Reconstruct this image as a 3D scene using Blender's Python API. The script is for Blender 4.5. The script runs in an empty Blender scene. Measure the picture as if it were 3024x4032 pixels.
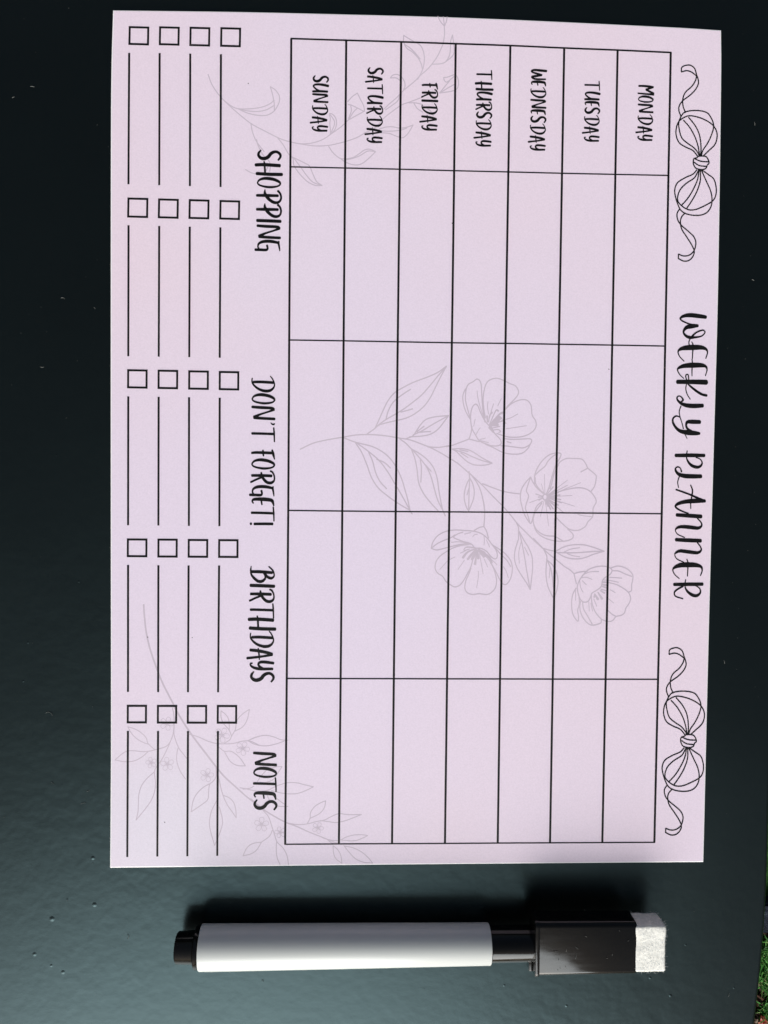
import bpy, bmesh, math, random
from mathutils import Matrix, Vector
import numpy as np
rad = math.radians
random.seed(7)
scene = bpy.context.scene

# ------------------------------------------------------------ camera, world, sun, exposure
F_PX = 3028.0
CAM_C = (0.084389, 0.132517, 0.270600)          # metres; origin = lower left corner of the sheet
RX, RY, RZ = -0.0247479, -0.0384541, 0.0111075
def rot(rx, ry, rz):
    return (Matrix.Rotation(rz, 3, 'Z') @ Matrix.Rotation(ry, 3, 'Y') @ Matrix.Rotation(rx, 3, 'X'))
M3 = rot(RX, RY, RZ)
cam_data = bpy.data.cameras.new('camera')
cam = bpy.data.objects.new('camera', cam_data)
scene.collection.objects.link(cam)
cam.matrix_world = Matrix.Translation(CAM_C) @ M3.to_4x4()
cam_data.sensor_fit = 'VERTICAL'
cam_data.sensor_height = 24.0
cam_data.sensor_width = 18.0
cam_data.lens = 24.0 * F_PX / 4032.0
cam_data.clip_start = 0.005
cam_data.clip_end = 200.0
scene.camera = cam

SUN_EL, SUN_AZ = 33.5, 189.0                     # azimuth clockwise from +Y
world = bpy.data.worlds.new('World')
scene.world = world
world.use_nodes = True
wn = world.node_tree
wn.nodes.clear()
sky = wn.nodes.new('ShaderNodeTexSky')
sky.sky_type = 'NISHITA'
sky.sun_disc = False
sky.sun_elevation = rad(SUN_EL)
sky.sun_rotation = rad(SUN_AZ)
sky.dust_density = 9.0
sky.ozone_density = 0.0
bg = wn.nodes.new('ShaderNodeBackground')
bg.inputs['Strength'].default_value = 0.068
wo = wn.nodes.new('ShaderNodeOutputWorld')
wn.links.new(sky.outputs[0], bg.inputs[0])
wn.links.new(bg.outputs[0], wo.inputs[0])

sd = bpy.data.lights.new('sun', 'SUN')
sd.energy = 3.95
sd.angle = rad(50)                               # bright hazy cloud cover: a very broad sun
sd.color = (0.93, 1.0, 1.035)
sun = bpy.data.objects.new('sun', sd)
scene.collection.objects.link(sun)
a, e = rad(SUN_AZ), rad(SUN_EL)
to_sun = Vector((math.sin(a) * math.cos(e), math.cos(a) * math.cos(e), math.sin(e)))
sun.rotation_euler = to_sun.to_track_quat('Z', 'Y').to_euler()
sun.location = to_sun * 3

scene.view_settings.view_transform = 'Standard'
scene.view_settings.look = 'None'
scene.view_settings.exposure = -0.1
scene.view_settings.gamma = 1.0

# ------------------------------------------------------------ helpers
Cv = Vector(CAM_C)
def P(px, py, z=0.0):
    """photo pixel -> point on the plane at height z (metres)"""
    d = M3 @ Vector(((px - 1512.0) / F_PX, -(py - 2016.0) / F_PX, -1.0))
    t = (z - Cv.z) / d.z
    return Cv + d * t

def link(o, parent=None):
    scene.collection.objects.link(o)
    if parent is not None:
        o.parent = parent
    return o
def mesh_obj(name, verts, faces, mat, parent=None, smooth=False):
    me = bpy.data.meshes.new(name)
    me.from_pydata([tuple(v) for v in verts], [], faces)
    me.materials.append(mat)
    if smooth:
        me.polygons.foreach_set('use_smooth', [True] * len(me.polygons))
    me.update()
    return link(bpy.data.objects.new(name, me), parent)
def bm_obj(name, bm, mat, parent=None, smooth=False):
    me = bpy.data.meshes.new(name)
    bm.normal_update()
    bm.to_mesh(me)
    bm.free()
    me.materials.append(mat)
    if smooth:
        me.polygons.foreach_set('use_smooth', [True] * len(me.polygons))
    return link(bpy.data.objects.new(name, me), parent)
def empty(name, loc, label, cat):
    o = bpy.data.objects.new(name, None)
    o.empty_display_size = 0.02
    o.location = loc
    o['label'] = label
    o['category'] = cat
    return link(o)
def nt(name):
    m = bpy.data.materials.new(name)
    m.use_nodes = True
    t = m.node_tree
    return m, t, t.nodes['Principled BSDF']
def simple(name, col, rough=0.5, spec=0.5, coat=0.0):
    m, t, b = nt(name)
    b.inputs['Base Color'].default_value = (*col, 1)
    b.inputs['Roughness'].default_value = rough
    b.inputs['Specular IOR Level'].default_value = spec
    b.inputs['Coat Weight'].default_value = coat
    return m, t, b
def coords(t, scale=(1, 1, 1)):
    tc = t.nodes.new('ShaderNodeTexCoord')
    mp = t.nodes.new('ShaderNodeMapping')
    mp.inputs['Scale'].default_value = scale
    t.links.new(tc.outputs['Object'], mp.inputs['Vector'])
    return mp.outputs['Vector']
def noise(t, vec, scale, detail=3, rough=0.5):
    n = t.nodes.new('ShaderNodeTexNoise')
    n.inputs['Scale'].default_value = scale
    n.inputs['Detail'].default_value = detail
    n.inputs['Roughness'].default_value = rough
    t.links.new(vec, n.inputs['Vector'])
    return n.outputs['Fac']
def ramp(t, fac, stops):
    r = t.nodes.new('ShaderNodeValToRGB')
    el = r.color_ramp.elements
    while len(el) < len(stops):
        el.new(0.5)
    for k, (p, c) in enumerate(stops):
        el[k].position = p
        el[k].color = (*c, 1) if len(c) == 3 else c
    t.links.new(fac, r.inputs['Fac'])
    return r.outputs['Color']
def bump(t, b, height, strength, dist, prev=None):
    n = t.nodes.new('ShaderNodeBump')
    n.inputs['Strength'].default_value = strength
    n.inputs['Distance'].default_value = dist
    t.links.new(height, n.inputs['Height'])
    if prev is not None:
        t.links.new(prev, n.inputs['Normal'])
    t.links.new(n.outputs['Normal'], b.inputs['Normal'])
    return n.outputs['Normal']

# ------------------------------------------------------------ materials
# powder coated table: near black, orange peel, satin gloss
m_table, t, b = simple('table_powder_coat', (0.0026, 0.0030, 0.0024), 0.33, 0.51)
b.inputs['Specular Tint'].default_value = (0.57, 0.92, 1.0, 1)
v = coords(t)
n1 = noise(t, v, 260, 2, 0.5)
n2 = noise(t, v, 70, 2, 0.45)
n5 = noise(t, v, 6, 2, 0.5)
msk = ramp(t, n5, [(0.42, (0.25,) * 3), (0.62, (1.0,) * 3)])
def masked(h):
    q = t.nodes.new('ShaderNodeMath')
    q.operation = 'MULTIPLY'
    t.links.new(h, q.inputs[0])
    t.links.new(msk, q.inputs[1])
    return q.outputs[0]
bm1 = bump(t, b, n1, 0.05, 0.0006)
bump(t, b, masked(noise(t, v, 130, 2, 0.5)), 0.08, 0.0010, bm1)
n3 = noise(t, v, 9, 3, 0.6)
rr = ramp(t, n3, [(0.3, (0.30,) * 3), (0.7, (0.36,) * 3)])
t.links.new(rr, b.inputs['Roughness'])

# lilac printed film of the planner, watercolour drift of pink and lavender, fine grain
m_sheet, t, b = simple('lilac_print_film', (0.75, 0.62, 0.75), 0.42, 0.4)
v = coords(t)
def blob(x, y, r0, r1, amp):
    """printed colour patch: 1 inside, 0 outside, edge wandering with noise"""
    d = t.nodes.new('ShaderNodeVectorMath')
    d.operation = 'DISTANCE'
    t.links.new(v, d.inputs[0])
    d.inputs[1].default_value = (x, y, 0.0007)
    q = t.nodes.new('ShaderNodeMath')
    q.operation = 'MULTIPLY_ADD'
    t.links.new(noise(t, v, 11, 3, 0.5), q.inputs[0])
    q.inputs[1].default_value = amp
    t.links.new(d.outputs['Value'], q.inputs[2])
    m_ = t.nodes.new('ShaderNodeMapRange')
    m_.interpolation_type = 'SMOOTHSTEP'
    m_.inputs['From Min'].default_value = r0 + amp * .5
    m_.inputs['From Max'].default_value = r1 + amp * .5
    m_.inputs['To Min'].default_value = 1
    m_.inputs['To Max'].default_value = 0
    t.links.new(q.outputs[0], m_.inputs['Value'])
    return m_.outputs[0]
def cmix(fac, a_, b_):
    m_ = t.nodes.new('ShaderNodeMix')
    m_.data_type = 'RGBA'
    t.links.new(fac, m_.inputs['Factor'])
    for sock, val in ((6, a_), (7, b_)):
        if isinstance(val, tuple):
            m_.inputs[sock].default_value = (*val, 1)
        else:
            t.links.new(val, m_.inputs[sock])
    return m_.outputs[2]
c1 = ramp(t, noise(t, v, 7, 3, 0.5), [(0.32, (0.792, 0.693, 0.820)), (0.50, (0.807, 0.685, 0.799)), (0.70, (0.823, 0.680, 0.772))])
c1 = cmix(blob(-0.020, -0.040, 0.010, 0.150, 0.05), c1, (0.794, 0.693, 0.830))
c1 = cmix(blob(-0.085, -0.135, 0.005, 0.050, 0.04), c1, (0.762, 0.700, 0.803))
c1 = cmix(blob(-0.050, 0.060, 0.000, 0.035, 0.04), c1, (0.799, 0.693, 0.814))
n2 = noise(t, v, 1900, 2, 0.7)
c2 = ramp(t, n2, [(0.25, (0.90, 0.90, 0.90)), (0.75, (1.0, 1.0, 1.0))])
mx = t.nodes.new('ShaderNodeMix')
mx.data_type = 'RGBA'
mx.blend_type = 'MULTIPLY'
mx.inputs['Factor'].default_value = 1.0
t.links.new(c1, mx.inputs[6])
t.links.new(c2, mx.inputs[7])
t.links.new(mx.outputs[2], b.inputs['Base Color'])
n4 = noise(t, v, 900, 2, 0.6)
bump(t, b, n4, 0.12, 0.0002)

m_edge, t, b = simple('white_cut_edge', (0.86, 0.85, 0.87), 0.5)
m_ink, t, b = simple('black_print_ink', (0.016, 0.015, 0.018), 0.45, 0.15)
v = coords(t)
n = noise(t, v, 500, 2, 0.6)
t.links.new(ramp(t, n, [(0.3, (0.005, 0.005, 0.006)), (0.7, (0.010, 0.010, 0.010))]), b.inputs['Base Color'])
m_grey, t, b = simple('pale_grey_print_ink', (0.50, 0.44, 0.52), 0.42, 0.4)
v = coords(t)
n = noise(t, v, 60, 3, 0.6)
t.links.new(ramp(t, n, [(0.3, (0.53, 0.45, 0.54)), (0.7, (0.59, 0.505, 0.59))]), b.inputs['Base Color'])

m_barrel, t, b = simple('white_barrel_plastic', (0.68, 0.70, 0.675), 0.30, 0.4)
v = coords(t)
n = noise(t, v, 40, 3)
bump(t, b, n, 0.04, 0.0005)
m_black, t, b = simple('glossy_black_plastic', (0.004, 0.004, 0.0035), 0.15, 0.38)
v = coords(t, (1, 5, 5))
n = noise(t, v, 90, 4, 0.6)
t.links.new(ramp(t, n, [(0.30, (0.08,) * 3), (0.75, (0.20,) * 3)]), b.inputs['Roughness'])
bump(t, b, noise(t, v, 35, 2), 0.05, 0.0006)
m_felt, t, b = simple('white_wool_felt', (0.86, 0.85, 0.80), 0.95, 0.1)
v = coords(t)
n = noise(t, v, 900, 4, 0.7)
t.links.new(ramp(t, n, [(0.3, (0.80, 0.79, 0.73)), (0.65, (0.90, 0.89, 0.84))]), b.inputs['Base Color'])
bump(t, b, n, 0.3, 0.0004)
m_fibre, t, b = simple('white_felt_fibre', (0.85, 0.85, 0.84), 0.8, 0.2)
m_dust, t, b = simple('pale_lint', (0.17, 0.18, 0.17), 0.9, 0.1)

# ------------------------------------------------------------ stroke building (flat print)
PRINT_Z = [0.00070]
def catmull(pts, n=6):
    if len(pts) < 3:
        out = []
        a_, b_ = pts[0], pts[-1]
        for i in range(n + 1):
            f = i / n
            out.append(tuple(x + (y - x) * f for x, y in zip(a_, b_)))
        return out
    closed = (abs(pts[0][0] - pts[-1][0]) + abs(pts[0][1] - pts[-1][1])) < 1e-6
    out = []
    N = len(pts)
    for i in range(N - 1):
        p1, p2 = pts[i], pts[i + 1]
        p0 = pts[i - 1] if i > 0 else (pts[-2] if closed else tuple(2 * a_ - b_ for a_, b_ in zip(p1, p2)))
        p3 = pts[i + 2] if i + 2 < N else (pts[1] if closed else tuple(2 * b_ - a_ for a_, b_ in zip(p1, p2)))
        for k in range(n):
            s = k / n
            out.append(tuple(0.5 * (2 * b_ + (c_ - a_) * s + (2 * a_ - 5 * b_ + 4 * c_ - d_) * s * s
                       + (-a_ + 3 * b_ - 3 * c_ + d_) * s ** 3) for a_, b_, c_, d_ in zip(p0, p1, p2, p3)))
    out.append(tuple(pts[-1]))
    return out
class Print:
    def __init__(self, z0):
        self.v, self.f, self.z, self.k = [], [], z0, 0
    def stroke(self, pts, n=6, cap=True):
        """pts: (px, py, width) in photo pixels"""
        pts = catmull(pts, n)
        q = [pts[0]]
        for p in pts[1:]:
            if math.hypot(p[0] - q[-1][0], p[1] - q[-1][1]) > 0.3:
                q.append(p)
        if len(q) < 2:
            return
        T = []
        for i in range(len(q)):
            a_, b_ = q[max(i - 1, 0)], q[min(i + 1, len(q) - 1)]
            L = math.hypot(b_[0] - a_[0], b_[1] - a_[1]) or 1
            T.append(((b_[0] - a_[0]) / L, (b_[1] - a_[1]) / L))
        sec = []
        if cap:
            p, tt = q[0], T[0]
            for ang in (75, 50, 25):
                r = p[2] / 2
                sec.append((p[0] - tt[0] * r * math.sin(rad(ang)) * 0.7, p[1] - tt[1] * r * math.sin(rad(ang)) * 0.7, 2 * r * math.cos(rad(ang)), tt))
        for p, tt in zip(q, T):
            sec.append((p[0], p[1], p[2], tt))
        if cap:
            p, tt = q[-1], T[-1]
            for ang in (25, 50, 75):
                r = p[2] / 2
                sec.append((p[0] + tt[0] * r * math.sin(rad(ang)) * 0.7, p[1] + tt[1] * r * math.sin(rad(ang)) * 0.7, 2 * r * math.cos(rad(ang)), tt))
        z = self.z + self.k * 0.00000015
        self.k += 1
        b0 = len(self.v)
        for (x, y, w, tt) in sec:
            nx, ny = -tt[1] * w / 2, tt[0] * w / 2
            self.v.append(P(x + nx, y + ny, z))
            self.v.append(P(x - nx, y - ny, z))
        for i in range(len(sec) - 1):
            a_ = b0 + 2 * i
            self.f.append((a_, a_ + 1, a_ + 3, a_ + 2))
    def build(self, name, mat, parent, label=None):
        vs = [v_ - parent.location for v_ in self.v]
        me = bpy.data.meshes.new(name)
        me.from_pydata([tuple(v_) for v_ in vs], [], self.f)
        me.materials.append(mat)
        me.update()
        fl = [p.index for p in me.polygons if p.normal.z < 0]
        if fl:
            bm = bmesh.new()
            bm.from_mesh(me)
            bm.faces.ensure_lookup_table()
            bmesh.ops.reverse_faces(bm, faces=[bm.faces[i] for i in fl])
            bm.to_mesh(me)
            bm.free()
        o = link(bpy.data.objects.new(name, me), parent)
        if label:
            o['label'] = label
        return o
def parse(s, crop, width):
    """'x,y x,y,w; x,y ...' in the coordinates of one enlarged view of the print"""
    x0, y0, sc = crop
    out = []
    for part in s.replace('\n', ' ').split(';'):
        part = part.strip()
        if not part:
            continue
        pts = []
        for tok in part.split():
            c = tok.split(',')
            w = float(c[2]) if len(c) > 2 else width
            pts.append((x0 + float(c[0]) / sc, y0 + float(c[1]) / sc, w / sc))
        out.append(pts)
    return out

# ------------------------------------------------------------ setting: ground, lawn
GZ = -0.70
m_soil, t, b = simple('dark_soil', (0.02, 0.015, 0.012), 0.95, 0.2)
v = coords(t)
n = noise(t, v, 60, 6, 0.7)
soil_c = ramp(t, n, [(0.35, (0.006, 0.005, 0.005)), (0.55, (0.030, 0.020, 0.015)), (0.75, (0.075, 0.050, 0.035))])
turf_c = ramp(t, noise(t, v, 90, 5, 0.7), [(0.35, (0.010, 0.035, 0.006)), (0.55, (0.040, 0.13, 0.022)), (0.75, (0.09, 0.24, 0.05))])
sx = t.nodes.new('ShaderNodeSeparateXYZ')
t.links.new(v, sx.inputs[0])
mr = t.nodes.new('ShaderNodeMapRange')
mr.inputs['From Min'].default_value = 0.42
mr.inputs['From Max'].default_value = 0.46
t.links.new(sx.outputs['X'], mr.inputs['Value'])
mg = t.nodes.new('ShaderNodeMix')
mg.data_type = 'RGBA'
t.links.new(mr.outputs[0], mg.inputs['Factor'])
t.links.new(soil_c, mg.inputs[6])
t.links.new(turf_c, mg.inputs[7])
t.links.new(mg.outputs[2], b.inputs['Base Color'])
bump(t, b, n, 0.8, 0.01)
gs = 10.0
nx = 24
vv, ff = [], []
for i in range(nx + 1):
    for j in range(nx + 1):
        vv.append((-gs + 2 * gs * i / nx, -gs + 2 * gs * j / nx, GZ - 0.006))
for i in range(nx):
    for j in range(nx):
        q = i * (nx + 1) + j
        ff.append((q, q + nx + 1, q + nx + 2, q + 1))
g = mesh_obj('ground', vv, ff, m_soil)
g['kind'] = 'structure'

# ------------------------------------------------------------ round garden table
TC = Vector((-0.370, 0.200))
table = empty('garden_table', (TC.x, TC.y, GZ), 'black powder coated metal garden table under the planner and marker', 'table')
R_C = 0.600
EX = P(3029.0, 3340, 0).x                       # straight right side, just outside the picture
cy_lo = P(3029.0, 3340, 0).y
path = []
for k in range(0, 65):                            # lower right corner arc
    an = rad(-90 + 90 * k / 64)
    path.append((EX - R_C + R_C * math.cos(an), cy_lo + R_C * math.sin(an)))
path = path + [(x, 2 * TC.y - y) for x, y in reversed(path)]
path = path + [(2 * TC.x - x, y) for x, y in reversed(path)]
clean = [path[0]]
for q_ in path[1:]:
    if math.hypot(q_[0] - clean[-1][0], q_[1] - clean[-1][1]) > 0.002:
        clean.append(q_)
path = clean
r_e = 0.0016
prof = [(0.30, 0.0), (0.10, 0.0), (0.03, 0.0)]
for k in range(0, 9):
    prof.append((r_e - r_e * math.cos(rad(90 - k * 11.25)), -r_e + r_e * math.sin(rad(90 - k * 11.25))))
prof += [(0.0, -0.022), (0.003, -0.025), (0.02, -0.025), (0.022, -0.006), (0.30, -0.006)]
NP = len(path)
nrmv = []
for i in range(NP):
    a_, b_ = path[i - 1], path[(i + 1) % NP]
    tx, ty = b_[0] - a_[0], b_[1] - a_[1]
    L = math.hypot(tx, ty)
    nrmv.append((-ty / L, tx / L))
vv, ff = [], []
for (d_, z) in prof:
    for (x, y), (nx_, ny_) in zip(path, nrmv):
        vv.append((x + nx_ * d_ - TC.x, y + ny_ * d_ - TC.y, z - GZ))
for q in range(len(prof) - 1):
    for i in range(NP):
        j = (i + 1) % NP
        ff.append((q * NP + i, (q + 1) * NP + i, (q + 1) * NP + j, q * NP + j))
ff.append(tuple(range(NP)))
ff.append(tuple((len(prof) - 1) * NP + i for i in reversed(range(NP))))
top = mesh_obj('tabletop', vv, ff, m_table, table, smooth=True)
for p_ in top.data.polygons[-2:]:
    p_.use_smooth = False
# small pimples in the paint
vv, ff = [], []
pim = [(205, 3618, 9), (136, 3757, 7), (248, 3828, 7), (202, 3802, 5), (366, 3378, 7), (372, 3562, 8), (110, 2530, 4), (92, 2682, 4), (1985, 3880, 4),
       (2370, 3770, 5), (2560, 3850, 5), (2640, 3920, 6), (2230, 3960, 5), (2890, 3890, 4), (222, 1792, 4), (310, 2290, 4), (2500, 3480, 5), (2700, 3720, 4)]
for (px, py, r) in pim:
    c = P(px, py, 0)
    R_ = r * 1.25 / 11.3 * 0.001
    b0 = len(vv)
    K = 14
    for ri, hh in ((1.0, -0.00001), (0.75, 0.025), (0.45, 0.07), (0.18, 0.095)):
        for s in range(K):
            vv.append((c.x + R_ * ri * math.cos(2 * math.pi * s / K) - TC.x, c.y + R_ * ri * math.sin(2 * math.pi * s / K) - TC.y, R_ * hh * 1.2 - GZ))
    vv.append((c.x - TC.x, c.y - TC.y, R_ * 0.1 * 1.2 - GZ))
    for q in range(3):
        for s in range(K):
            s2 = (s + 1) % K
            ff.append((b0 + q * K + s, b0 + q * K + s2, b0 + (q + 1) * K + s2, b0 + (q + 1) * K + s))
    for s in range(K):
        ff.append((b0 + 3 * K + s, b0 + 3 * K + (s + 1) % K, b0 + 4 * K))
pm = mesh_obj('paint_pimples', vv, ff, m_table, table, smooth=True)
pm['kind'] = 'stuff'

# lint on the table
lv, lf = [], []
rnd = random.Random(3)
def lint(px, py, L, ang, curl, w=1.6, z=0.0):
    pts = []
    x, y = px, py
    an = ang
    for k in range(6):
        p = P(x, y, z + 0.00012 + 0.0002 * math.sin(k / 5 * math.pi))
        pts.append((p, an))
        x += math.cos(an) * L / 5
        y += math.sin(an) * L / 5
        an += curl / 5
    b0 = len(lv)
    hw = w * 0.5 / 11300
    for p, an in pts:
        n_ = Vector((math.sin(an), math.cos(an), 0)) * hw
        lv.extend([p + n_, p - n_ , p + Vector((0, 0, hw * 1.5))])
    for k in range(5):
        a_ = b0 + 3 * k
        lf.extend([(a_, a_ + 2, a_ + 5, a_ + 3), (a_ + 2, a_ + 1, a_ + 4, a_ + 5)])
for (x, y, L, an, cu) in [(200, 3080, 14, .4, .4), (342, 3118, 12, -.6, .5), (318, 3165, 20, -.3, .3), (260, 3540, 10, .4, 1.6),
                          (180, 2808, 34, -.5, 2.2), (120, 340, 16, 0, .4), (48, 385, 10, -.5, .3), (240, 1174, 18, -.6, 2.2), (158, 1444, 16, .5, -1.2),
                          (500, 3680, 22, .5, 2.5), (1030, 3860, 10, .3, .5), (1640, 3640, 8, 1.2, .3), (2871, 3910, 16, 1.5, .8),
                          (2970, 480, 14, 1.2, .5), (2960, 1100, 10, .3, .5), (2850, 2600, 14, 1.1, .6), (370, 1210, 8, .7, .3), (2300, 3580, 6, 1, .2)]:
    lint(x, y, L, an, cu)
for k in range(60):
    x, y = rnd.uniform(0, 3000), rnd.uniform(0, 4030)
    if 430 < x < 2850 and 30 < y < 3420:
        x = rnd.choice([rnd.uniform(0, 430), rnd.uniform(2855, 2990)])
    if 3560 < y < 3880 and 680 < x < 2650:
        continue
    lint(x, y, rnd.uniform(1, 3.5), rnd.uniform(0, 6), 0.5, rnd.uniform(.7, 1.5))
lo = mesh_obj('lint', lv, lf, m_dust)
lo['kind'] = 'stuff'
lo['label'] = 'tiny pale lint and dust specks scattered over the black tabletop'
lo['category'] = 'dust'

# ------------------------------------------------------------ planner sheet
SZ = 0.00070
edge_px = {
    'left': [(444.3, 38.9), (437.4, 300), (435.5, 700), (435, 1500), (435.4, 2200), (436, 2850), (434.4, 3200), (432.5, 3417.9)],
    'bottom': [(432.5, 3417.9), (700, 3415), (1500, 3405.8), (2100, 3400.5), (2600, 3396.5), (2770.5, 3395.3)],
    'right': [(2770.5, 3395.3), (2775.4, 3200), (2794.5, 2400), (2811, 1800), (2828.5, 1150), (2840.5, 350), (2840.5, 117.8)],
    'top': [(2840.5, 117.8), (2600, 103.3), (1860, 69.2), (1280, 52.8), (900, 44.5), (444.3, 38.9)]}
planner = empty('weekly_planner', P(1600, 1750, 0), 'lilac magnetic weekly planner sheet with black grid and faint flowers, lying sideways on the table', 'planner')
outline = []
for k in ('left', 'bottom', 'right', 'top'):
    pts = catmull([(x, y, 0) for x, y in edge_px[k]], 5)
    outline += [(p[0], p[1]) for p in pts[:-1]]
N = len(outline)
ring = [P(x, y, SZ) for x, y in outline]
cen = sum(ring, Vector((0, 0, 0))) / N
def inset(r_, d):
    out = []
    for i in range(N):
        a_, b_ = r_[i - 1], r_[(i + 1) % N]
        e1 = (r_[i] - r_[i - 1]).normalized()
        e2 = (r_[(i + 1) % N] - r_[i]).normalized()
        n1_ = Vector((-e1.y, e1.x, 0))
        n2_ = Vector((-e2.y, e2.x, 0))
        bis = (n1_ + n2_)
        bis = bis / max(bis.dot(n1_), 0.3)
        out.append(r_[i] + bis * d)
    return out
inner = inset(ring, 0.00042)
loc = planner.location
# printed face (top) and body
vv = [v_ - loc for v_ in inner]
face = mesh_obj('printed_face', vv, [tuple(range(N))], m_sheet, planner)
vb, fb = [], []
levels = [(inner, SZ), (inset(ring, 0.00018), SZ - 0.00005), (ring, SZ - 0.00025), (ring, 0.00008), (inset(ring, 0.0002), 0.00003)]
for r_, z in levels:
    for v_ in r_:
        vb.append(Vector((v_.x, v_.y, z)) - loc)
for q in range(len(levels) - 1):
    for i in range(N):
        j = (i + 1) % N
        fb.append((q * N + i, (q + 1) * N + i, (q + 1) * N + j, q * N + j))
fb.append(tuple(reversed([4 * N + i for i in range(N)])))
mesh_obj('cut_edge', vb, fb, m_edge, planner)

BZ = SZ + 0.00006
GZP = SZ + 0.000008
# grid
VX = [[(1146.8, 152), (1139.5, 1200), (1134.2, 2100), (1122.7, 3324.8)], [(1363.3, 158.8), (1354.1, 1200), (1346.9, 2100), (1334.4, 3323.3)],
      [(1579.8, 165.1), (1567.8, 1200), (1557.1, 2100), (1543.6, 3322.4)], [(1794.4, 172.3), (1781.4, 1200), (1767.9, 2100), (1752, 3321.4)],
      [(2009.5, 179.6), (1993.1, 1200), (1977.2, 2100), (1959.8, 3320)], [(2221.6, 189.2), (2203.8, 1200), (2186.4, 2100), (2165.7, 3319)],
      [(2431.9, 197.4), (2413.6, 1200), (2396.2, 2100), (2371.6, 3318)], [(2641.2, 207), (2622.4, 1200), (2604, 2100), (2576.6, 3317)]]
for l in VX:
    pr = Print(BZ)
    pr.stroke([(x, y, 8.4) for x, y in l], 8, cap=False)
    pr.build('grid_line', m_ink, planner)
HY = [([1146.8, 1363.3, 1579.8, 1794.4, 2009.5, 2221.6, 2431.9, 2641.2], [152, 158.8, 165.1, 172.3, 179.6, 189.2, 197.4, 207], 6.6),
      ([1142, 1359.4, 1575, 1789.6, 2001.7, 2213.5, 2424.2, 2633], [657, 661.8, 666.6, 672.4, 677.2, 682.5, 686.9, 691.2], 5.0),
      ([1139, 1353.5, 1567, 1781, 1990.9, 2202.4, 2411.8, 2619], [1338.9, 1342.3, 1346.1, 1350, 1352.4, 1355.8, 1359.1, 1363], 5.0),
      ([1135.3, 1348, 1558.5, 1769, 1978, 2188, 2398, 2605], [2010.1, 2012.6, 2014.5, 2015.9, 2017.3, 2019.3, 2021.2, 2023.2], 5.0),
      ([1129, 1340, 1551.4, 1761, 1969.4, 2176.8, 2384.4, 2590], [2671.9, 2672.3, 2672.8, 2673.3, 2673.8, 2674.3, 2674.7, 2675.2], 5.0),
      ([1122.7, 1334.4, 1543.6, 1752, 1959.8, 2165.7, 2371.6, 2576.6], [3324.8, 3323.3, 3322.4, 3321.4, 3320, 3319, 3318, 3317], 4.8)]
for xs, ys, w in HY:
    pr = Print(BZ + 0.000004)
    pts = [(x, y, w) for x, y in zip(xs, ys)]
    pts[0] = (pts[0][0] - 3.2, pts[0][1], w)
    pts[-1] = (pts[-1][0] + 3.2, pts[-1][1], w)
    pr.stroke(pts, 4, cap=False)
    pr.build('grid_line', m_ink, planner)

# tick boxes and writing lines
S = 2.765
groups = [((400, 80), [(297, 518, 68, 270), (628, 850, 70, 273), (960, 1183, 75, 282), (1295, 1518, 80, 290)],
           [(300, 292, 355, 1785), (632, 627, 357, 1795), (965, 961, 363, 1805), (1299, 1295, 370, 1815)]),
          ((400, 700), [(283, 508, 220, 435), (617, 840, 230, 443), (951, 1174, 238, 450), (1286, 1508, 247, 457)],
           [(293, 290, 517, 1943), (627, 622, 525, 1948), (960, 954, 533, 1953), (1293, 1286, 540, 1960)]),
          ((400, 1400), [(280, 500, 153, 358), (612, 833, 158, 365), (945, 1167, 165, 372), (1278, 1498, 172, 378)],
           [(290, 288, 445, 1848), (621, 618, 450, 1851), (952, 950, 455, 1855), (1286, 1282, 460, 1858)]),
          ((400, 2050), [(277, 498, 197, 398), (610, 828, 199, 402), (940, 1160, 203, 404), (1271, 1490, 205, 406)],
           [(288, 287, 484, 1865), (618, 615, 486, 1867), (947, 940, 488, 1868), (1279, 1268, 489, 1869)]),
          ((420, 2750), [(221, 438, 73, 272), (549, 767, 74, 274), (875, 1093, 75, 275), (1201, 1420, 75, 275)],
           [(231, 224, 356, 1727), (559, 551, 356, 1722), (885, 878, 356, 1719), (1211, 1204, 356, 1714)])]
for gi, ((ox, oy), boxes, lines) in enumerate(groups):
    sh = [6, 6, 4, 1.5, 0.5][gi]
    for (l, r, tp, bt) in boxes:
        pr = Print(BZ)
        l_, r_, t_, b_ = ox + (l + 9) / S, ox + (r - 10) / S, oy + (tp + 9) / S, oy + (bt - 10) / S
        w = 8.0
        s_ = sh / S * 0.5
        sk = -1.2 if gi < 2 else -0.4
        for a_, c_ in (((l_ - w / 2, t_ - s_), (r_ + w / 2, t_ + s_)), ((l_ - w / 2 + sk, b_ - s_), (r_ + w / 2 + sk, b_ + s_)),
                       ((l_, t_), (l_ + sk, b_)), ((r_, t_), (r_ + sk, b_))):
            pr.stroke([(*a_, w), (*c_, w)], 2, cap=False)
        pr.build('tick_box', m_ink, planner)
    for (xa, xb, ya, yb) in lines:
        pr = Print(BZ)
        pr.stroke([(ox + xa / S, oy + ya / S, 8.2), (ox + xb / S, oy + yb / S, 7.8)], 4, cap=False)
        pr.build('writing_line', m_ink, planner)

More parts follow.
